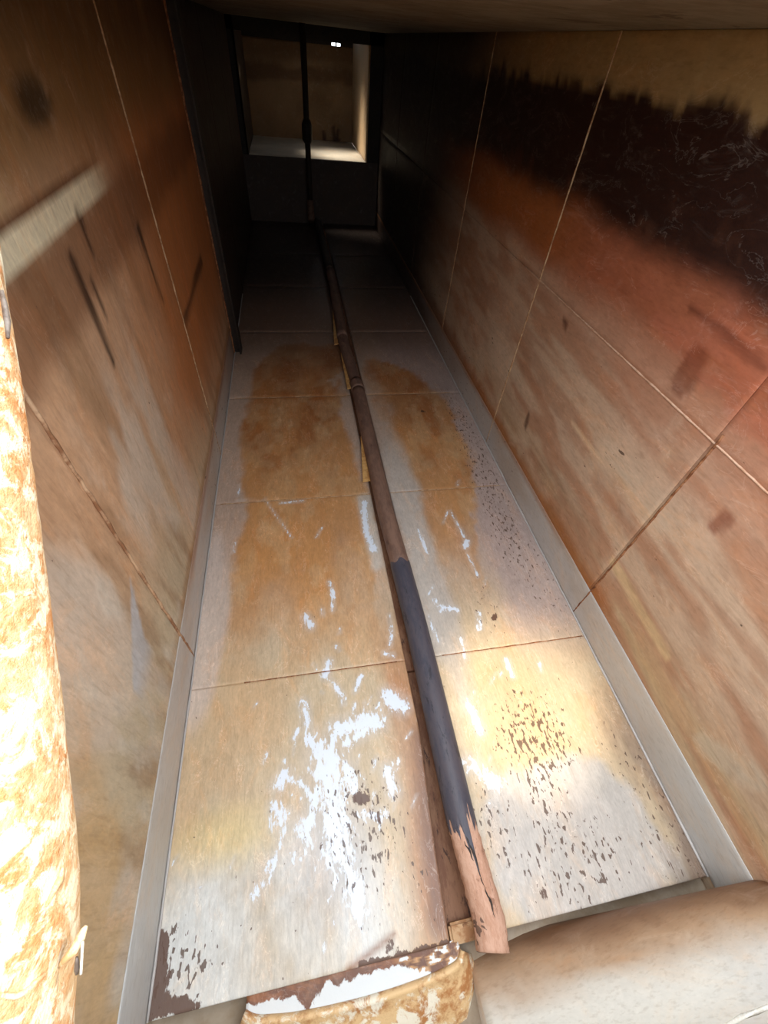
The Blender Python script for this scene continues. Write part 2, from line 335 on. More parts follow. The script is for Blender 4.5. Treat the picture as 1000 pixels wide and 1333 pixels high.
def floor_paint(x, y):
    n1 = fbm(x * 5 + 3, y * 3.2, 5); n2 = fbm(x * 14 + 8, y * 7 + 2, 4); n3 = fbm(x * 40, y * 9 + 7, 3)
    c = np.tile(lin((206, 184, 152)), (len(x), 1))
    c = mixc(c, (198, 166, 128), sst(0.44, 0.64, n1) * 0.7)
    # rust wash down the middle, cleaner margins
    edge = 0.07 * (n2 - 0.5) + 0.10 * (n1 - 0.5) + 0.03 * (fbm(x * 45, y * 30, 3) - 0.5)
    left = x < 0.225
    mL = sst(-0.235, -0.200, x + edge) * sst(0.19, 0.155, x + 1.6 * edge)
    mR = sst(0.29, 0.36, x + edge) * sst(0.0, -0.025, x + edge - (0.62 - 0.14 * sst(1.2, 0.55, y) - 0.12 * sst(1.2, 1.9, y)))
    yb = np.where(left, 1.98 - 0.5 * np.clip(-(x + 0.10), 0, 1) * 4 * (x < -0.1), 1.86 - 2.2 * (x - 0.33) ** 2 * 2)
    mid = sst(0.36, 0.85, y + 0.35 * (n1 - 0.5) * 2 + 0.15 * (n2 - .5)) * sst(0.015, -0.015, y - yb + edge)
    st = np.where(left, mL, mR) * mid
    margin = sst(0.35, 0.8, y)
    c = mixc(c, (190, 164, 146), margin * 0.95)
    c = mixc(c, (194, 138, 80), st * (0.70 + 0.3 * n1))
    c = mixc(c, (160, 98, 52), st * sst(0.5, 0.66, n2) * 0.6 * sst(0.8, 1.3, y))
    c = mixc(c, (156, 92, 48), st * sst(1.0, 1.8, y) * 0.5)
    c = mixc(c, (208, 172, 128), st * sst(0.52, 0.66, fbm(x * 9 + 31, y * 6, 4)) * 0.30)
    c = mixc(c, (206, 178, 140), st * sst(0.57, 0.63, fbm(x * 20 + 1, y * 11, 4)) * 0.25)
    # lilac-grey right margin with pits, cool pale near corners
    rm = sst(0.44, 0.55, x + edge - 0.1 * sst(0.9, 1.9, y) * -1) * sst(0.28, 0.5, y) * (1 - st)
    c = mixc(c, (178, 158, 152), rm * 0.8)
    pale = np.clip(1.25 - ell(x, y, (-0.12, -0.06), 0.22, 0.16), 0, 1)
    c = mixc(c, (222, 224, 222), np.clip(pale * 2, 0, 1) * 0.85 * sst(0.3, 0.55, n1 + 0.15))
    pr = np.clip(1.3 - ell(x, y, on_floor(755, 1095), 0.19, 0.15) + 0.5 * (n2 - 0.5), 0, 1)
    c = mixc(c, (192, 188, 184), sst(0.12, 0.40, pr + 0.5 * (fbm(x * 20, y * 12, 4) - 0.5)) * 0.8)
    yel = np.clip(1.3 - ell(x, y, on_floor(300, 1090), 0.10, 0.05), 0, 1)
    c = mixc(c, (226, 200, 140), yel * 0.7)
    cool = np.clip(1.2 - ell(x, y, on_floor(430, 1120), 0.10, 0.10), 0, 1)
    c = mixc(c, (196, 196, 200), cool * 0.6)
    gr = np.clip(1.3 - ell(x, y, on_floor(560, 690), 0.10, 0.62) + 0.6 * (n2 - 0.5), 0, 1) * sst(0.40, 0.28, x + 0.08 * (n2 - .5)) * (x > 0.23)
    c = mixc(c, (196, 186, 176), sst(0.1, 0.5, gr) * 0.85)
    ps = px_stroke(x, y, (474, 650), (490, 735), 9, 7); c = mixc(c, (204, 194, 182), sst(-0.012, 0.008, ps + 0.03 * (n2 - 0.5)) * 0.8)
    lp = np.clip(1.3 - ell(x, y, on_floor(270, 800), 0.05, 0.25) + 0.5 * (n2 - 0.5), 0, 1) ; c = mixc(c, (206, 190, 180), sst(0.1, 0.5, lp) * 0.7)
    # rusty run beside the shaft groove
    run = sst(0.10, 0.18, x + 0.03 * (n3 - 0.5)) * (x < 0.24) * sst(0.62, 0.30, y) * sst(-0.2, 0.1, y + 0.1)
    c = mixc(c, (170, 112, 70), run * 0.75)
    rw = px_stroke(x, y, (515, 770), (535, 860), 5, 7); c = mixc(c, (140, 80, 48), sst(-0.006, 0.006, rw + 0.012 * (n2 - 0.5)) * 0.7)
    db = px_stroke(x, y, (550, 960), (590, 1180), 6, 16); c = mixc(c, (120, 84, 66), sst(-0.03, 0.008, db + 0.02 * (n2 - 0.5)) * 0.8)
    # right edge near the corner: worn brown
    we = sst(0.60, 0.675, x + 0.05 * (n3 - 0.5) + 0.04 * (n2 - 0.5)) * sst(0.40, 0.0, y)
    c = mixc(c, (126, 104, 92), we * 0.85)
    # diagonal scorch at the lip
    sl = px_stroke(x, y, (455, 1262), (520, 1215), 4, 3); c = mixc(c, (140, 92, 62), sst(-0.006, 0.006, sl) * 0.8)
    # beyond the wash: dull brown grey, then far-end shade put into the colour
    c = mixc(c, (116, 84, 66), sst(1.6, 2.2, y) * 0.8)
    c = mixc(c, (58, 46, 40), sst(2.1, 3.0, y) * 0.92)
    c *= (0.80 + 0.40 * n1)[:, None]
    white = np.full(len(x), -3.0)
    for a, b, r0, r1 in WHITE + SPAT: white = np.maximum(white, np.clip(px_stroke(x, y, a, b, r0 * 0.85, (r1 or r0) * 0.85) / (0.0007 * max(r0, r1) + 0.0015), -3, 1.7))
    bare = np.full(len(x), -3.0)
    for a, b, r0, r1 in BARE: bare = np.maximum(bare, np.clip(px_stroke(x, y, a, b, r0, r1) / 0.012, -3, 1.6))
    lip = (0.006 - (y - YE)) / 0.008
    bare = np.maximum(bare, np.where((x > 0.02) & (x < 0.21), np.clip(lip, -3, 1), -3))
    c = mixc(c, (204, 198, 192), sst(-2.2, 0.4, white) * 0.4)
    pit = np.full(len(x), 0.12) + 0.12 * sst(0.6, 0.2, y)
    for uv, rx, ry, k in (((470, 1075), 0.10, 0.13, 0.75), ((695, 960), 0.10, 0.12, 0.92), ((700, 1010), 0.05, 0.12, 0.85), ((745, 1110), 0.15, 0.09, 0.72), ((635, 790), 0.05, 0.16, 0.5), ((640, 650), 0.06, 0.45, 0.75), ((615, 580), 0.06, 0.5, 0.75),
                          ((860, 1060), 0.08, 0.22, 0.6), ((230, 1255), 0.07, 0.06, 0.8), ((640, 1080), 0.06, 0.10, 0.7), ((530, 1100), 0.06, 0.12, 0.6), ((700, 740), 0.05, 0.3, 0.55)):
        pit = np.maximum(pit, k * np.clip(1.6 - 1.1 * ell(x, y, on_floor(*uv), rx, ry), 0, 1))
    return dict(col=c, white=white, bare=bare, pit=pit)

# ------------------------------------------------------------------ wall paint
def lpx(y, z, a, b, r0, r1=None): return cap(y, z, on_left(*a), on_left(*b), r0, r1)
def rpx(y, z, a, b, r0, r1=None): return cap(y, z, on_right(*a), on_right(*b), r0, r1)
def left_paint(y, z):
    n1 = fbm(y * 4 + 2, z * 3.5, 5); n2 = fbm(y * 13, z * 6 + 3, 4); n3 = fbm(y * 16 + 3, z * 7, 5)
    c = np.tile(lin((196, 180, 152)), (len(y), 1))
    c = mixc(c, (196, 152, 116), sst(0.16, 0.6, z + 0.35 * (n1 - 0.5) + 0.25 * y - 0.1) * 0.9)
    vs1 = fbm(y * 22 + 3.0 * z, z * 3.0 + 11, 4); vs2 = fbm(y * 9 + 50, z * 2.2, 5)
    c = mixc(c, (150, 116, 84), sst(0.50, 0.68, vs1) * 0.55); c = mixc(c, (206, 190, 172), sst(0.52, 0.66, vs2) * sst(0.72, 0.5, z) * sst(1.2, 0.7, y) * 0.75)
    c = mixc(c, (182, 118, 70), sst(0.65, 1.3, y + 0.5 * (n1 - 0.5)) * sst(0.1, 0.4, z))
    c = mixc(c, (206, 198, 184), sst(0.52, 0.66, n3) * sst(0.75, 0.35, z) * sst(1.1, 0.5, y) * 0.5)
    c = mixc(c, (188, 152, 96), sst(0.45, 0.62, n1) * sst(0.3, 0.0, y) * 0.7)
    c = mixc(c, (132, 96, 54), sst(0.80, 0.92, z) * 0.9)
    c = mixc(c, (84, 60, 34), sst(0.88, 1.02, z + 0.1 * (n1 - 0.5)) * 0.8)  # upper wall darkened in the colour, standing in for weaker light
    c = mixc(c, (112, 66, 34), sst(0.05, 0.0, np.abs(z - 0.76 + 0.04 * (n2 - .5)) - 0.03) * 0.6)
    up = sst(0.5, 0.7, n1) * sst(0.85, 0.9, z); c = mixc(c, (150, 116, 76), up * 0.5)
    c = mixc(c, (196, 164, 120), sst(0.52, 0.66, fbm(y * 7 + 40, z * 8, 4)) * sst(0.84, 0.86, z) * sst(0.95, 0.89, z) * sst(0.95, 0.7, y) * 0.6)
    # clean pale band with a dark upper line
    fade = sst(1.02, 0.84, y + 0.06 * (n2 - 0.5))
    band = sst(0.006, -0.006, np.abs(z - 0.817 + 0.012 * (n2 - 0.5)) - 0.0165) * fade
    c = mixc(c, (236, 222, 188), band * 0.95 * sst(0.25, 0.45, n2 + 0.12))
    line = sst(0.006, -0.004, np.abs(z - 0.842 + 0.008 * (n2 - 0.5)) - 0.005) * sst(1.0, 0.8, y); c = mixc(c, (92, 54, 28), line * 0.8)
    # dark runs
    for a, b, r0, r1, k in (((95, 340), (148, 472), 0.010, 0.004, 0.9), ((104, 285), (120, 330), 0.010, 0.003, 0.8), ((120, 370), (138, 410), 0.007, 0.003, 0.8), ((180, 298), (212, 392), 0.009, 0.003, 0.85), ((262, 340), (240, 420), 0.02, 0.008, 0.7)):
        d = lpx(y, z, a, b, r0, r1) + 0.008 * (n2 - 0.5); c = mixc(c, (52, 32, 22), sst(-0.007, 0.004, d) * k)
    # soft soot blotch
    d = ell(y, z, on_left(46, 132), 0.060, 0.026) + 0.3 * (n2 - 0.5); c = mixc(c, (54, 40, 24), sst(1.3, 0.5, d) * 0.85)
    d = lpx(y, z, (38, 70), (60, 118), 0.003, 0.003); c = mixc(c, (150, 116, 84), sst(-0.004, 0.001, d) * 0.8)
    # clean pale spike under the weld
    p = np.array([on_left(170, 752), on_left(150, 850), on_left(187, 850)])
    t = np.clip((p[0][1] - z) / 0.10, 0, 1.0); cy = p[0][0] + (p[1][0] * 0.5 + p[2][0] * 0.5 - p[0][0]) * t
    c = mixc(c, (184, 184, 186), sst(0.004, -0.004, np.abs(y - cy) - 0.045 * t) * (z < p[0][1]) * sst(p[0][1] - 0.17, p[0][1] - 0.10, z) * 0.85)
    c = mixc(c, (150, 100, 48), sst(0.02, 0.0, z - 0.115 - 0.03 * n2) * sst(0.2, 0.6, y) * 0.5)
    c = mixc(c, (44, 32, 28), sst(1.88, 2.0, y) * 0.95)  # past the rib the colour is darkened to add to the light's falloff
    c *= (0.82 + 0.36 * n1)[:, None]
    z0 = np.zeros(len(y))
    return dict(col=c, white=z0 - 3, bare=z0 - 3, pit=z0 + 0.10)
def right_paint(y, z):
    n1 = fbm(y * 3 + 12, z * 4.5, 5); n2 = fbm(y * 7 + 5, z * 13 + 3, 4); n3 = fbm(y * 3.5 + z * 4, z * 26 - y * 3, 3); nv = fbm(y * 26, z * 5, 4)
    c = np.tile(lin((198, 168, 142)), (len(y), 1))
    ln = fbm(y * 2.2 + 7, z * 34, 4); c = mixc(c, (164, 120, 92), sst(0.50, 0.66, ln) * 0.55)
    c = mixc(c, (170, 146, 108), sst(0.30, 0.12, z) * 0.55)
    c = mixc(c, (176, 130, 100), sst(0.46, 0.62, n3) * 0.75)
    c = mixc(c, (204, 184, 160), sst(0.50, 0.64, n1) * sst(0.6, 0.3, z) * 0.6)
    c = mixc(c, (182, 126, 98), sst(0.42, 0.62, z + 0.18 * (n1 - 0.5) - 0.05 * sst(0.7, 1.3, y)) * sst(1.6, 0.9, y) * 0.85)
    c = mixc(c, (164, 92, 62), sst(0.60, 0.68, z + 0.10 * (n1 - 0.5)) * 0.85)
    c = mixc(c, (168, 100, 48), sst(0.60, 0.68, z + 0.08 * (n1 - 0.5)) * sst(0.9, 1.3, y) * 0.8)
    c = mixc(c, (180, 106, 80), sst(0.55, 0.65, n2) * sst(0.6, 0.66, z) * sst(1.0, 0.7, y) * 0.6)
    # heavy black-brown tide band with ragged edges, tan above
    dk = sst(0.735, 0.80, z + 0.07 * (n1 - 0.5) + 0.03 * (n2 - 0.5))
    c = mixc(c, (40, 22, 17), dk * 0.97)
    c = mixc(c, (92, 58, 42), dk * sst(0.60, 0.68, fbm(y * 18 + 2, z * 26, 4)) * sst(0.90, 0.80, z) * 0.5)
    c = mixc(c, (176, 146, 100), sst(-0.010, 0.012, z - 0.972 + 0.055 * (nv - 0.5) + 0.03 * (n1 - 0.5)) * 0.95)
    # rust edge above the skirting
    re = sst(0.045, 0.0, z - 0.112 - 0.03 * (nv - 0.3)) * sst(0.30, 0.45, y) * sst(2.3, 1.4, y); c = mixc(c, (156, 92, 34), re * 0.85)
    rl = sst(0.09, 0.03, z - 0.10) * sst(1.2, 2.0, y); c = mixc(c, (112, 62, 40), rl * 0.6)
    pe = sst(0.02, 0.0, np.abs(z - 0.185 - 0.1 * (n1 - .5)) - 0.02) * sst(0.45, 0.2, y); c = mixc(c, (196, 170, 132), pe * 0.5)
    # scratches and pale runs
    for a, b, r, col, k in (((745, 552), (785, 600), 0.002, (214, 184, 150), 0.9), ((785, 600), (850, 675), 0.002, (206, 172, 138), 0.8), ((735, 700), (775, 750), 0.0, (200, 164, 120), 0.2), ((800, 735), (865, 850), 0.012, (206, 176, 134), 0.8),
                            ((870, 590), (828, 655), 0.010, (206, 172, 144), 0.45), ((885, 545), (868, 565), 0.004, (206, 170, 144), 0.7), ((688, 540), (684, 556), 0.006, (100, 72, 56), 0.9), ((945, 675), (930, 685), 0.012, (140, 88, 66), 0.8),
                            ((905, 470), (888, 500), 0.022, (116, 58, 36), 0.6), ((735, 418), (737, 424), 0.004, (96, 56, 40), 0.9), ((915, 970), (980, 1010), 0.02, (200, 186, 164), 0.5), ((900, 400), (1000, 480), 0.004, (100, 50, 34), 0.6)):
        d = rpx(y, z, a, b, r) + 0.006 * (n2 - 0.5); c = mixc(c, col, sst(-0.007, 0.002, d) * k)
    c = mixc(c, (50, 40, 36), sst(1.7, 2.7, y + 0.5 * (z - 0.3)) * 0.93)  # far end darkened in the colour, on top of the fading light
    c *= (0.84 + 0.32 * n1)[:, None]
    z0 = np.zeros(len(y))
    return dict(col=c, white=z0 - 3, bare=z0 - 3, pit=z0 + 0.15 + 0.35 * sst(0.55, 0.7, n1) * (z < 0.6))
def flat_paint(col, var=0.3, k=3.0):
    def f(a, b):
        n = fbm(a * k + 4, b * k + 1, 5); c = np.tile(lin(col), (len(a), 1)) * (1 - var / 2 + var * n)[:, None]; z0 = np.zeros(len(a))
        return dict(col=c, white=z0 - 3, bare=z0 - 3, pit=z0 + 0.1)
    return f

# ------------------------------------------------------------------ the setting: duct shell
GX0, GX1 = 0.196, 0.262        # groove under the shaft
floor = empty('floor', kind='structure')
box('base_plate', (XL - 0.02, -0.456, -0.055), (XR + 0.02, YF + 0.03, -0.035), M_under, floor)
box('groove_strip', (GX0 - 0.006, 0.36, -0.034), (GX1 + 0.006, YF + 0.01, -0.012), M_slot, floor)
box('groove_strip', (0.168, YE + 0.012, -0.0345), (GX1 + 0.006, 0.359, -0.024), M_slot, floor)
seams = [YE, 0.382, 0.955, 1.545, 2.13, 2.72, 3.30, YF]
def floor_place(u, v, d):      # the left plate's edge draws back from the shaft towards the lip
    k = np.where((u > 0) & (u < 0.23), np.interp(v, [-0.1, 0.02, 0.22], [0.174 / GX0, 0.180 / GX0, 1.0]), 1.0)
    return np.stack([u * k, v, -d], -1)
for i in range(7):
    y0, y1 = seams[i], seams[i + 1]
    cell = (0.0055, 0.0075, 0.012, 0.02, 0.03, 0.03, 0.03)[i]; g = 0.0005
    for x0, x1 in ((XL + 0.002, GX0), (GX1, XR - 0.002)):
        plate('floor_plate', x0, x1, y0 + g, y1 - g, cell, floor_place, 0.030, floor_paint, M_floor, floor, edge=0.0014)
for k, (p, q, mt, r) in enumerate((((XL + .02, 0.955, -0.0005), (GX0, 0.955, -0.0005), M_bead_light, 0.0017), ((GX1, 0.955, -0.0005), (XR - .03, 0.955, -0.0005), M_bead_light, 0.0017),
                                   ((XL + .03, 1.545, -0.0005), (GX0, 1.545, -0.0005), M_bead_light, 0.0017), ((GX1, 1.545, -0.0005), (XR - .05, 1.545, -0.0005), M_bead_light, 0.0017),
                                   ((XL + .12, 0.382, -0.0018), (GX0 - .02, 0.382, -0.0018), M_bead_rust, 0.0020), ((GX1 + .03, 0.382, -0.0018), (XR - .01, 0.382, -0.0018), M_bead_rust, 0.0020))):
    bead('weld_bead', p, q, r, mt, floor, 40, k)
bead('edge_weld', (XR - 0.004, YE, 0.001), (XR - 0.004, 2.6, 0.001), 0.0026, M_skirt, floor, 90, 11)
bead('edge_weld', (XL + 0.004, YE, 0.001), (XL + 0.004, 2.6, 0.001), 0.0022, M_skirt, floor, 90, 12)

wl = empty('wall_left', kind='structure')
ws = [-0.455, 0.461, 1.196, 1.93, 2.65, 3.35, YF]
ZS = 0.108                     # top of the clean skirting
for i in range(6):
    plate('wall_plate', ws[i] + .0004, ws[i + 1] - .0004, -0.03, ZC, (0.010, 0.011, 0.016, 0.03, 0.03, 0.03)[i],
          lambda u, v, d: np.stack([XL - d, u, v], -1), 0.02, left_paint, M_left, wl, edge=0.0012)
bead('weld_bead', (XL + .001, 0.461, 0.0), (XL + .001, 0.461, ZC), 0.0030, M_bead_pale, wl, 80, 21, 0.6)
bead('weld_bead', (XL + .001, 1.196, 0.0), (XL + .001, 1.196, ZC), 0.0022, M_bead_light, wl, 80, 22)
wr = empty('wall_right', kind='structure')
ZW = 0.59
for i in range(6):
    for z0, z1 in ((-0.03, ZW), (ZW, ZC)):
        plate('wall_plate', ws[i] + .0004, ws[i + 1] - .0004, z0 + .0004, z1 - .0004, (0.010, 0.011, 0.016, 0.03, 0.03, 0.03)[i],
              lambda u, v, d: np.stack([XR + d, u, v], -1), 0.02, right_paint, M_right, wr, edge=0.0012)
bead('weld_bead', (XR - .001, 0.452, 0.0), (XR - .001, 0.452, 0.610), 0.0024, M_bead_rust, wr, 80, 31, 0.5)
bead('weld_bead', (XR - .001, 1.190, 0.0), (XR - .001, 1.190, ZC), 0.0022, M_bead_light, wr, 80, 32)
bead('weld_bead', (XR - .0, -0.3, ZW), (XR - .001, 1.3, ZW), 0.0019, M_bead_pink, wr, 120, 33)
bead('weld_bead', (XR - .001, 1.93, 0.0), (XR - .001, 1.93, ZC), 0.0014, M_bead_light, wr, 60, 34)
# clean bands at the foot of both walls
def skirt_paint(rust_from):
    def f(y, z):
        n1 = fbm(y * 3 + 5, z * 9, 4); n2 = fbm(y * 11, z * 26 + 3, 4)
        c = np.tile(lin((190, 184, 178)), (len(y), 1)); c = mixc(c, (178, 160, 142), sst(0.5, 0.72, n1) * 0.6)
        c = mixc(c, (196, 200, 200), sst(0.35, 0.0, y) * 0.6)
        c = mixc(c, (150, 122, 104), sst(rust_from - 0.4, rust_from + 0.2, y + 0.3 * (n2 - 0.5)) * 0.5)
        c = mixc(c, (66, 46, 38), sst(rust_from + 0.1, rust_from + 0.9, y + 0.4 * (n1 - 0.5)) * 0.92)  # rust fading into far-end darkness put into the colour
        c = mixc(c, (156, 100, 52), sst(0.018, 0.0, ZS - z - 0.012 * (n2 - 0.3)) * sst(0.5, 0.7, y) * 0.6)
        z0 = np.zeros(len(y)); return dict(col=c, white=z0 - 3, bare=z0 - 3, pit=z0 + 0.1 + 0.35 * sst(0.6, 1.0, y))
    return f
plate('baseboard_left', -0.44, 1.9, 0.0, ZS + 0.008, 0.008, lambda u, v, d: np.stack([XL + 0.0018 - d, u, v], -1), 0.0018, skirt_paint(1.6), M_skirtp, None, 'structure', 0.0003, 0.0006)
plate('baseboard_right', -0.44, YF - 0.01, 0.0, ZS, 0.010, lambda u, v, d: np.stack([XR - 0.0018 + d, u, v], -1), 0.0018, skirt_paint(1.7), M_skirtp, None, 'structure', 0.0003, 0.0006)
# upright rib on the left wall
rib = empty('trim_1', kind='structure')
box('rib_web', (XL, 1.925, 0.0), (XL + 0.030, 1.940, ZC), M_dark, rib, None, 0.003)
box('rib_flange', (XL + 0.028, 1.900, 0.0), (XL + 0.036, 1.965, ZC), M_dark, rib, None, 0.003)
bead('weld_bead', (XL + .002, 1.922, 0.0), (XL + .002, 1.922, ZC), 0.004, M_bead_rust, rib, 60, 41)

# ceiling, open over the near end (the hatch the photograph was taken through), and the closed near end
ceil = empty('ceiling', kind='structure')
for y0, y1 in ((HY1, 0.9), (0.9, 1.9), (1.9, 3.1), (3.1, YF + 0.02)):
    box('ceiling_plate', (XL - 0.02, y0 + 0.001, ZC), (XR + 0.02, y1 - 0.001, ZC + 0.02), M_ceil, ceil)
box('wall_near', (XL - 0.02, -0.475, -0.25), (XR + 0.02, -0.455, ZC), M_ceil, None, 'structure')

# far end: step, jambs and the lit chamber behind
wf = empty('wall_far', kind='structure')
ZSTEP = 0.405; JL, JR = -0.262, 0.592; YB = 4.95; CT = 1.10
plate('step_plate', XL - 0.01, XR + 0.01, -0.034, ZSTEP, 0.03, lambda u, v, d: np.stack([u, YF + d, v], -1), 0.015, flat_paint((84, 72, 66)), M_plain, wf)
box('jamb_plate', (XL - 0.02, YF, ZSTEP), (JL, YF + 0.02, ZC), M_dark, wf)
box('jamb_plate', (JR + 0.012, YF, ZSTEP), (XR + 0.02, YF + 0.02, ZC), M_dark, wf)
box('lintel_plate', (XL, YF, 1.0), (XR, YF + 0.02, ZC + 0.04), M_dark, wf)
plate('ledge_plate', JL - 0.004, JR + 0.004, YF + 0.001, YB, 0.02, lambda u, v, d: np.stack([u, v, ZSTEP - d], -1), 0.015, flat_paint((190, 180, 164), 0.9, 5), M_plain, wf)
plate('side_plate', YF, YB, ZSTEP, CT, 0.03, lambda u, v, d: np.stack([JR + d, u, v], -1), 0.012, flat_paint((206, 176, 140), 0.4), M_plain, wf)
plate('side_plate', YF, YB, ZSTEP, CT, 0.03, lambda u, v, d: np.stack([JL - d, u, v], -1), 0.012, flat_paint((60, 50, 42), 0.4), M_plain, wf)  # chamber's shaded side painted dark, its lit side opposite painted pale
def back_paint(x, z):
    r = flat_paint((140, 112, 82), 0.7, 6)(x, z); n = fbm(x * 8, z * 12, 4)
    c = r['col']
    c = mixc(c, (96, 70, 48), sst(0.04, 0.0, np.abs(z - 0.80 + 0.08 * (n - 0.5)) - 0.02) * 0.7)
    c = mixc(c, (110, 84, 58), sst(0.84, 0.92, z) * 0.6)
    # three dark licks above the ledge
    k = 4.95 / 4.05
    for u0, v0, u1, v1, rr in ((421, 172, 423, 185, .012), (423, 184, 431, 187, .010), (434, 165, 435, 186, .010), (440, 170, 438, 186, .012), (430, 186, 441, 182, .010)):
        a = ray(u0, v0); b = ray(u1, v1); a = a * YB / a[1]; b = b * YB / b[1]
        c = mixc(c, (58, 34, 26), sst(-0.008, 0.004, cap(x, z, np.array([a[0], a[2] + 1]), np.array([b[0], b[2] + 1]), rr)) * 0.85)
    r['col'] = c; return r
wb = empty('wall_back', kind='structure')
yq = lambda u, v, d: np.stack([u, YB + d, v], -1)
GZ0, GZ1 = 0.976, 0.992         # the daylight slits under the roof
ga, gb, gc, gd = 0.424, 0.452, 0.463, 0.492
plate('back_plate', JL - 0.02, JR + 0.02, ZSTEP - 0.02, GZ0, 0.016, yq, 0.012, back_paint, M_plain, wb)
for x0, x1 in ((JL - 0.02, ga), (gb, gc), (gd, JR + 0.02)):
    box('back_strip', (x0, YB, GZ0), (x1, YB + 0.012, GZ1), M_dark, wb)
box('back_strip', (JL - 0.02, YB, GZ1), (JR + 0.02, YB + 0.012, CT), M_dark, wb)
ct = empty('trim_2', kind='structure')
box('roof_plate', (JL - 0.02, YF + 0.02, CT), (0.17, YB + 0.012, CT + 0.015), M_dark, ct)
box('roof_plate', (0.29, YF + 0.02, CT), (JR + 0.02, YB + 0.012, CT + 0.015), M_dark, ct)
box('roof_plate', (0.17, YF + 0.02, CT), (0.29, 4.28, CT + 0.015), M_dark, ct)
box('roof_plate', (0.17, 4.40, CT), (0.29, YB + 0.012, CT + 0.015), M_dark, ct)

# ------------------------------------------------------------------ the long shaft in the groove
pxs = [(641, 1238), (638, 1202), (620, 1140), (601, 1071), (585, 1000), (562, 900), (542, 815), (523, 742), (501, 662), (478, 560), (466, 506), (447, 446), (434, 370), (413, 290)]
axis = []
for (u, v) in pxs:
    q = on_floor(u, v, 0.027); axis.append((q[0], q[1], 0.027))
axis = np.array(axis); o_ = axis[:, 1].argsort(); axis = axis[o_]
def ax_at(y): return np.array([np.interp(y, axis[:, 1], axis[:, 0]), y, np.interp(y, [3.2, 3.9], [0.027, 0.055]) if y > 3.2 else 0.027])
ys_all = lambda a, b, n: [ax_at(t) for t in np.linspace(a, b, n)]
Y0 = axis[0, 1]; base = tuple(ax_at(Y0) * np.array([1, 1, 0]))
shaft = empty('long_shaft', base, 'long blackened round shaft lying down the middle of the stained floor', 'pipe')
def ptube(name, a, b, r, mat, n=24, wob=0.0, seed=0, parent=shaft, label=None, seg=22):
    o = tube(name, ys_all(a, b, n), r, mat, parent, seg, wob, seed, True, None, base)
    if label: o['label'] = label
    return o
ptube('core', Y0, 3.875, 0.0255, M_brown, 90, 0.01, 3)
ptube('raw_end', Y0 - 0.0005, 0.075, 0.0268, M_pink, 40, 0.05, 4, label='raw pink flaking rusty end of the shaft', seg=30)
ptube('brown_section', 0.63, 1.545, 0.0268, M_brown, 24, 0.012, 5, label='dull brown section of the shaft')
ptube('dark_section', 1.60, 1.98, 0.0240, M_sleeve, 14, 0.02, 6)
ptube('grey_section', 2.0, 2.9, 0.0268, M_brown, 18, 0.03, 7)
ptube('end_ring', 1.535, 1.60, 0.0285, M_brown, 5, 0.03, 8)
ptube('far_section', 2.93, 3.875, 0.0268, M_dark, 18, 0.02, 9)
def jag_sleeve():
    """dark coating with a torn, tongued lower edge over the raw end"""
    seg = 64; V = []; Fc = []; rs = np.random.RandomState(5); rows = 26
    low = []
    for k in range(seg):
        a = 2 * math.pi * k / seg            # 0 = +x side, 90deg = top
        d = math.degrees(a)
        e = 0.042 + 0.014 * (rs.rand() - 0.5) * 2
        for c0, wd, ln in ((88, 6, 0.115), (100, 9, 0.05), (62, 4, -0.03), (72, 5, -0.035), (125, 5, 0.02), (270, 60, 0.06)):
            q = max(0, 1 - abs(d - c0) / wd); e -= ln * q
        low.append(e)
    for j in range(rows + 1):
        for k in range(seg):
            a = 2 * math.pi * k / seg; y = low[k] + (0.645 + 0.006 * math.sin(5 * a) - low[k]) * (j / rows) ** 1.3
            p = ax_at(y); r = 0.0282 if j else 0.0272
            V.append((p + np.array([r * math.cos(a), 0, r * math.sin(a)]) - np.array(base)) * S)
    for j in range(rows):
        for k in range(seg):
            Fc.append((j * seg + k, j * seg + (k + 1) % seg, (j + 1) * seg + (k + 1) % seg, (j + 1) * seg + k))
    me = mesh('dark_coating', V, Fc, True); fix_normals(me)
    o = link('dark_coating', me, M_sleeve, shaft); o['label'] = 'blue-black coating torn ragged at its near edge'; return o
jag_sleeve()
# pitted crack lines and blisters on the raw end
for k, (a0, a1, y0, y1, r) in enumerate(((100, 84, 0.04, -0.045, 0.0022), (84, 78, -0.045, -0.085, 0.0018), (112, 96, 0.02, -0.01, 0.0016))):
    pts = []
    for t in np.linspace(0, 1, 14):
        a = math.radians(a0 + (a1 - a0) * t + 3 * math.sin(9 * t)); p = ax_at(y0 + (y1 - y0) * t)
        pts.append(p + np.array([0.0268 * math.cos(a), 0, 0.0268 * math.sin(a)]))
    tube('crack', pts, [r * math.sin(math.pi * (0.05 + 0.9 * t)) for t in np.linspace(0, 1, 14)], M_dark, shaft, 6, 0.3, k, True, None, base)
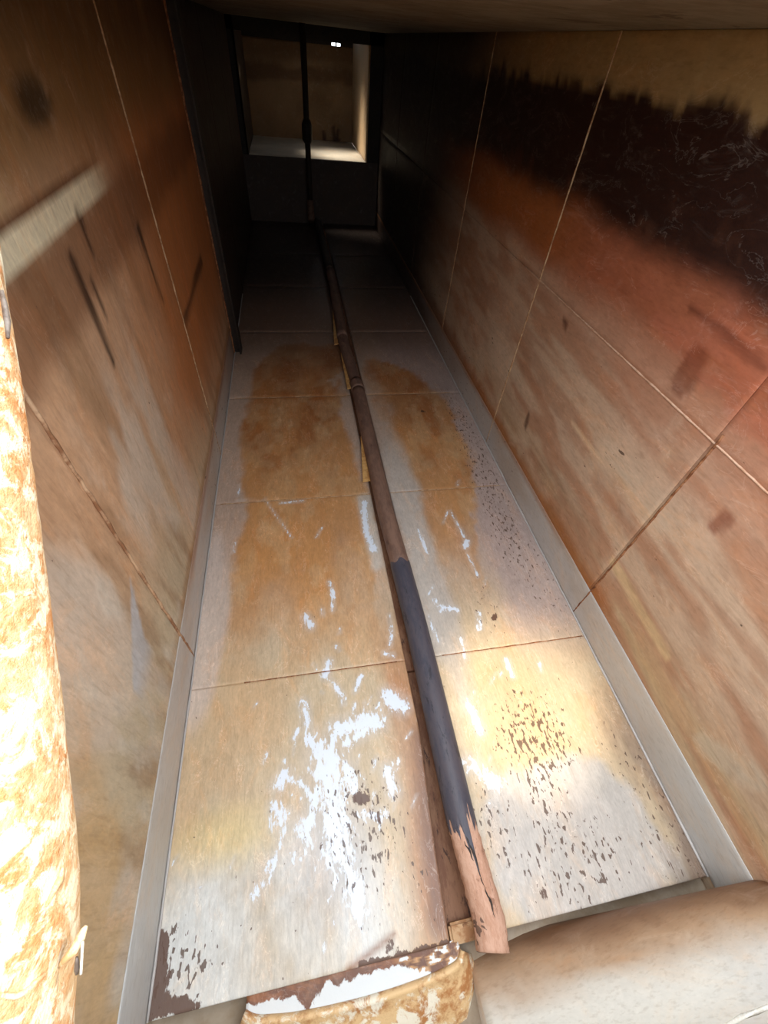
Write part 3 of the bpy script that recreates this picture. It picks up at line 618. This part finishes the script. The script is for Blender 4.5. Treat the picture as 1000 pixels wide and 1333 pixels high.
# curled flakes of primer standing off the left side
def flap(y0, y1, x_off, wdt, hgt, seed):
    rs = np.random.RandomState(seed); V = []; n = 9; Fc = []
    for i in range(n):
        t = i / (n - 1); p = ax_at(y0 + (y1 - y0) * t); wd = wdt * (1 - t) + 0.0015
        for s, dz in ((0, 0.0), (1, 0.0)):
            V.append((p + np.array([-0.0255 - s * wd, 0, -0.017 + hgt * (1 - 0.3 * s) + dz]) - np.array(base)) * S)
        for s in (0, 1):
            V.append((p + np.array([-0.0255 - s * wd, 0, -0.017 + hgt * (1 - 0.3 * s) - 0.004]) - np.array(base)) * S)
    for i in range(n - 1):
        a, b = 4 * i, 4 * i + 4
        Fc += [(a, a + 1, b + 1, b), (a + 2, b + 2, b + 3, a + 3), (a + 1, a + 3, b + 3, b + 1), (a, b, b + 2, a + 2)]
    Fc += [(0, 2, 3, 1), (4 * n - 4, 4 * n - 3, 4 * n - 1, 4 * n - 2)]
    me = mesh('loose_flake', V, Fc); fix_normals(me); o = link('loose_flake', me, M_flap, shaft); o['label'] = 'amber flake peeling off the side of the shaft'; return o
flap(1.00, 1.24, 0, 0.024, 0.010, 1); flap(1.56, 1.86, 0, 0.016, 0.018, 2); flap(1.95, 2.35, 0, 0.018, 0.018, 3)

# stub block bearing the shaft at the lip
stub = box('bearing_block', (0.1775, YE - 0.004, -0.0235), (0.232, YE + 0.024, -0.003), M_tan, None, None, 0.004)
tag(stub, 'small tan rusty block beside the near end of the shaft', 'block')

# riser pipe at the far end
q = ray(404, 262); q = q * 3.97 / q[1]
rx = q[0]; rb = (rx, 3.97, 0.0)
riser = empty('riser_pipe', rb, 'thin dark upright pipe at far end, standing before the lit ledge', 'pipe')
tube('pipe', [(rx, 3.975, 0.0), (rx, 3.97, 0.3), (rx, 3.97, 0.7), (rx, 3.97, ZC)], 0.020, M_dark, riser, 14, 0, 0, True, None, rb)
tube('coupling', [(rx, 3.97, 0.50), (rx, 3.97, 0.52), (rx, 3.97, 0.60), (rx, 3.97, 0.63)], [0.022, 0.036, 0.036, 0.022], M_dark, riser, 14, 0, 0, True, None, rb)
tube('elbow', [(rx, 3.906, 0.055), (rx, 3.94, 0.075), (rx, 3.962, 0.11), (rx, 3.968, 0.17)], [0.027, 0.027, 0.026, 0.024], M_brown, riser, 14, 0, 0, True, None, rb)

# ------------------------------------------------------------------ curved collar below the floor lip
def arc_pts(uvz, n):
    P = []
    for (u, v, z) in uvz:
        q = on_floor(u, v, z); P.append((q[0], q[1], z))
    P = np.array(P); s = np.r_[0, np.cumsum(np.linalg.norm(np.diff(P[:, :2], axis=0), axis=1))]
    t = np.linspace(0, s[-1], n); out = np.stack([np.interp(t, s, P[:, k]) for k in range(3)], -1)
    for _ in range(3): out[1:-1] = 0.25 * out[:-2] + 0.5 * out[1:-1] + 0.25 * out[2:]
    return out
rim = np.array([0, -0.006, 0]) + arc_pts([(318, 1312, 0.004), (330, 1320, 0.004), (375, 1317, 0.004), (420, 1309, 0.004), (470, 1297, 0.004), (510, 1285, 0.004), (550, 1271, 0.004), (585, 1255, 0.004), (600, 1244, 0.004), (601, 1231, 0.004)], 60)
cen = np.array([rim[:, 0].mean(), YE + 0.05])
n = len(rim)
tang = np.gradient(rim[:, :2], axis=0); tang /= np.linalg.norm(tang, axis=1)[:, None]; nor = np.stack([tang[:, 1], -tang[:, 0]], -1)
collar = empty('curved_collar', (cen[0], -0.19, -0.035), 'curved bent-plate collar below the floor lip with torn white paint and rust runs', 'collar')
cb = np.array([cen[0], -0.19, -0.035])
rows = []
T = 0.003
prof_in = [(-0.002, -0.012), (-0.001, -0.004), (0.001, 0.0)]           # offset outward, z relative
prof_out = [(T, 0.0), (T + 0.002, -0.003), (0.020, -0.012), (0.045, -0.026), (0.075, -0.050), (0.10, -0.085), (0.118, -0.13), (0.13, -0.20), (0.134, -0.26)]
for off, dz in prof_in + prof_out:
    sc = np.linspace(0, 1, n); k = np.minimum(1, np.maximum(0, (1 - sc) * 12)); k = 0.35 + 0.65 * np.minimum(1, k)   # tighter flare at the right end
    offv = off * k
    rows.append(np.stack([rim[:, 0] + nor[:, 0] * offv, rim[:, 1] + nor[:, 1] * offv, np.full(n, 0.004 + dz)], -1))
V = np.concatenate(rows); rn = len(rows)
Fc = [(i * n + j, i * n + j + 1, (i + 1) * n + j + 1, (i + 1) * n + j) for i in range(rn - 1) for j in range(n - 1)]
me = mesh('collar_plate', (V - cb) * S, Fc, True); fix_normals(me)
def collar_paint(V):
    x, y = V[:, 0], V[:, 1]; n1 = fbm(x * 14, y * 9, 4); n2 = fbm(x * 40, y * 12, 4)
    c = np.tile(lin((224, 190, 142)), (len(x), 1)); c = mixc(c, (186, 130, 78), sst(0.45, 0.6, n1) * 0.8); c = mixc(c, (236, 226, 204), sst(0.52, 0.62, n2) * 0.8)
    z0 = np.zeros(len(x)); return dict(col=c, white=z0 - 3, bare=z0 - 3, pit=z0 + 0.15)
set_attr(me, **collar_paint(V))
o = link('collar_plate', me, M_collar_out, collar)
o.modifiers.new('thickness', 'SOLIDIFY').thickness = -0.004
# inner pocket: white paint torn back from the brown lip
def pocket():
    m_ = 40; lip = np.stack([np.linspace(rim[0, 0] + 0.002, rim[-1, 0] - 0.004, n), np.full(n, YE + 0.002), np.full(n, -0.008)], -1)
    base_in = rows[0]
    V = []
    for i in range(m_ + 1):
        t = i / m_; V.append(lip * (1 - t) + (base_in + np.array([0, 0, 0.003])) * t)
    V = np.concatenate(V); T_ = np.repeat(np.linspace(0, 1, m_ + 1), n); Sx = np.tile(np.linspace(0, 1, n), m_ + 1)
    Fc = [(i * n + j, i * n + j + 1, (i + 1) * n + j + 1, (i + 1) * n + j) for i in range(m_) for j in range(n - 1)]
    me = mesh('pocket_plate', (V - cb) * S, Fc, True); fix_normals(me)
    n1 = fbm(Sx * 9, T_ * 0.3, 3); n2 = fbm(Sx * 26, T_ * 5, 3)
    c = np.tile(lin((112, 74, 54)), (len(V), 1)); c = mixc(c, (150, 100, 66), sst(0.45, 0.65, n2) * 0.6)
    edge = np.interp(Sx, [0, .08, .12, .22, .27, .30, .36, .55, .68, .76, .86, 1], [.55, .45, .42, .40, .9, .5, .25, .33, .28, .5, 1.1, 1.3])
    white = np.clip((T_ - edge + 0.30 * (n1 - 0.5)) / 0.10, -3, 1.8)
    # right end: streaky cream over rust
    rt = sst(0.66, 0.75, Sx); c = mixc(c, (196, 150, 100), rt * sst(0.45, 0.6, n2)); white = np.maximum(white, np.where(rt > 0.5, (n2 - 0.60) * 8, -3))
    set_attr(me, col=c, white=white, bare=np.full(len(V), -3.0), pit=np.full(len(V), 0.12))
    o = link('pocket_plate', me, M_collar, collar); o.modifiers.new('thickness', 'SOLIDIFY').thickness = -0.003
    o['label'] = 'white painted inner face of the collar, torn back to brown'
pocket()

# ------------------------------------------------------------------ rounded sill beam across the mouth
sill = empty('sill_beam', (0.45, -0.22, -0.16), 'smooth rounded grey and brown sill beam across the lower right corner', 'beam')
sb = (0.45, -0.22, -0.16)
def sill_axis(x):            # centre line: a bent beam rising towards the right wall
    t = (x - 0.20) / 0.485
    return np.array([x, -0.222 + 0.010 * t, -0.095 + 0.21 * max(t, 0) ** 1.15])
def sill_body():
    seg = 32; nx = 40; V = []; Fc = []
    for i in range(nx + 1):
        x = 0.206 + 0.479 * i / nx; c = sill_axis(x)
        for k in range(seg):
            a = 2 * math.pi * k / seg
            V.append((c + np.array([0, 0.100 * math.cos(a), 0.105 * math.sin(a)]) - np.array(sb)) * S)
    for i in range(nx):
        for k in range(seg): Fc.append((i * seg + k, i * seg + (k + 1) % seg, (i + 1) * seg + (k + 1) % seg, (i + 1) * seg + k))
    Fc.append(tuple(range(seg))); Fc.append(tuple(nx * seg + k for k in range(seg)))
    me = mesh('beam_body', V, Fc, True); fix_normals(me)
    # brown dirt and some painted shade along the beam's duct side, pale worn top
    k_ = np.tile(np.arange(seg), nx + 1) / seg * 2 * math.pi; xx = np.repeat(np.linspace(0, 1, nx + 1), seg); n1 = fbm(xx * 5, np.cos(k_) * 3 + 9, 4)
    c = np.tile(lin((200, 194, 182)), (len(xx), 1))
    up = (np.cos(k_) - 0.05 + 0.5 * (n1 - 0.5)); c = mixc(c, (168, 128, 88), sst(0.15, 0.65, up) * 0.8); c = mixc(c, (120, 84, 60), sst(0.65, 1.0, up) * 0.85)
    c = mixc(c, (160, 158, 158), sst(0.5, 0.9, xx + 0.3 * (n1 - 0.5)) * 0.5 * sst(0.5, 0.1, up)); z0 = np.zeros(len(xx))
    set_attr(me, col=c, white=z0 - 3, bare=z0 - 3, pit=z0 - 1)
    return link('beam_body', me, M_sillp, sill)
sill_body()
def on_sill(u, v):
    r = ray(u, v); r = r / np.linalg.norm(r)
    for t in np.linspace(0.3, 1.5, 2400):
        p = r * t + np.array([0, 0, 1.0])
        if 0.2 < p[0] < 0.9:
            c = sill_axis(p[0])
            if ((p[1] - c[1]) / 0.100) ** 2 + ((p[2] - c[2]) / 0.105) ** 2 <= 1: return p
    return None
pts = []
for (u, v) in ((930, 1342), (948, 1334), (965, 1325), (985, 1316), (1005, 1308), (1030, 1296)):
    qq = on_sill(u, v)
    if qq is not None: pts.append(qq)
o = tube('chipped_line', pts, 0.0028, M_chip, sill, 6, 0.4, 2, True, None, sb); o['label'] = 'thin white chipped line along the beam'

# ------------------------------------------------------------------ near left post with peeling paint
D = 0.22; pr = 0.060
edge_px = [(-75, -150), (-42, 100), (-12, 300), (3, 400), (20, 500), (33, 600), (46, 700), (60, 810), (75, 930), (90, 1060), (103, 1180), (107, 1240), (103, 1330), (96, 1420), (90, 1600)]
pp = []
for i, (u, v) in enumerate(edge_px):
    uc = u - 33 - pr / D * F * 1.02; r = ray(uc, v) / F * D; pp.append(np.array([r[0], r[1], r[2] + 1]))
pb = tuple(pp[-1])
post = empty('peeling_post', pb, 'sunlit thick orange post with peeling cream paint at the left edge', 'post')
P2 = [];
for a, b in zip(pp[:-1], pp[1:]):
    for t in np.linspace(0, 1, 5)[:-1]: P2.append(a * (1 - t) + b * t)
P2.append(pp[-1])
P2 = np.array(P2)
for _ in range(4): P2[1:-1] = 0.25 * P2[:-2] + 0.5 * P2[1:-1] + 0.25 * P2[2:]
tube('post_body', list(P2), pr, M_post, post, 72, 0.006, 12, True, None, pb)
# torn tape wound round the post, and its hanging clip
def on_post(u, v, lift=0.0):
    """where the sight line through (u,v) meets the post surface (or its nearest flank)"""
    r = ray(u, v); r = r / np.linalg.norm(r); best = None
    ts = np.linspace(0.10, 0.5, 900); Q = r[None] * ts[:, None] + np.array([0, 0, 1.0])
    d = np.min(np.linalg.norm(Q[:, None] - P2[None], axis=2), axis=1)
    hit = np.where(d <= pr + lift)[0]
    return Q[hit[0]] if len(hit) else Q[int(np.argmin(d))]
def off_edge(u, v, dep): r = ray(u, v); return r / F * dep + np.array([0, 0, 1.0])
tape = [on_post(u, v, 0.001) for u, v in ((2, 1296), (20, 1298), (36, 1290), (44, 1280), (58, 1268))]
tube('torn_tape', tape, [0.0008, 0.0012, 0.0016, 0.0012, 0.0008], M_strap, post, 8, 0.25, 3, True, None, pb)
h0 = on_post(84, 1252, 0.002); dep = float((h0 - np.array([0, 0, 1.0])) @ np.array([R[0][2], R[1][2], R[2][2]]))
tube('torn_tape', [off_edge(76, 1260, dep), off_edge(86, 1248, dep - .003), off_edge(97, 1236, dep - .003), off_edge(105, 1220, dep), off_edge(110, 1210, dep + .003), off_edge(113, 1205, dep + .004)],
     [0.0008, 0.0018, 0.0021, 0.0020, 0.0016, 0.0008], M_strap, post, 8, 0.25, 6, True, None, pb)
tape2 = [on_post(u, v, 0.001) for u, v in ((60, 1180), (70, 1160), (78, 1145), (82, 1128))]
tube('torn_tape', tape2, [0.0008, 0.0016, 0.002, 0.0008], M_strap, post, 8, 0.25, 4, True, None, pb)
e1 = [on_post(u, v, 0.001) for u, v in ((2, 378), (6, 400), (9, 420), (10, 440))]
tube('dark_tape', e1, [0.001, 0.002, 0.002, 0.001], M_metal, post, 8, 0.2, 5, True, None, pb)
h = off_edge(103, 1238, dep - 0.003)
clip = empty('hanging_clip', tuple(h), 'small grey metal clip hanging from torn tape on the post', 'clip')
ex = np.array([R[0][0], R[1][0], R[2][0]]); ey = np.array([R[0][1], R[1][1], R[2][1]]); pxs_ = D / F
tube('jaw', [h + ex * -3 * pxs_ + ey * t * pxs_ for t in (8, 14, 24, 30)], [0.0006, 0.0011, 0.0013, 0.0008], M_metal, clip, 8, 0, 0, True, None, tuple(h))
tube('wire', [h + ex * (4 - t * 0.05) * pxs_ + ey * t * pxs_ for t in (-12, 0, 12, 24, 30)], 0.0007, M_chip, clip, 6, 0, 0, True, None, tuple(h))
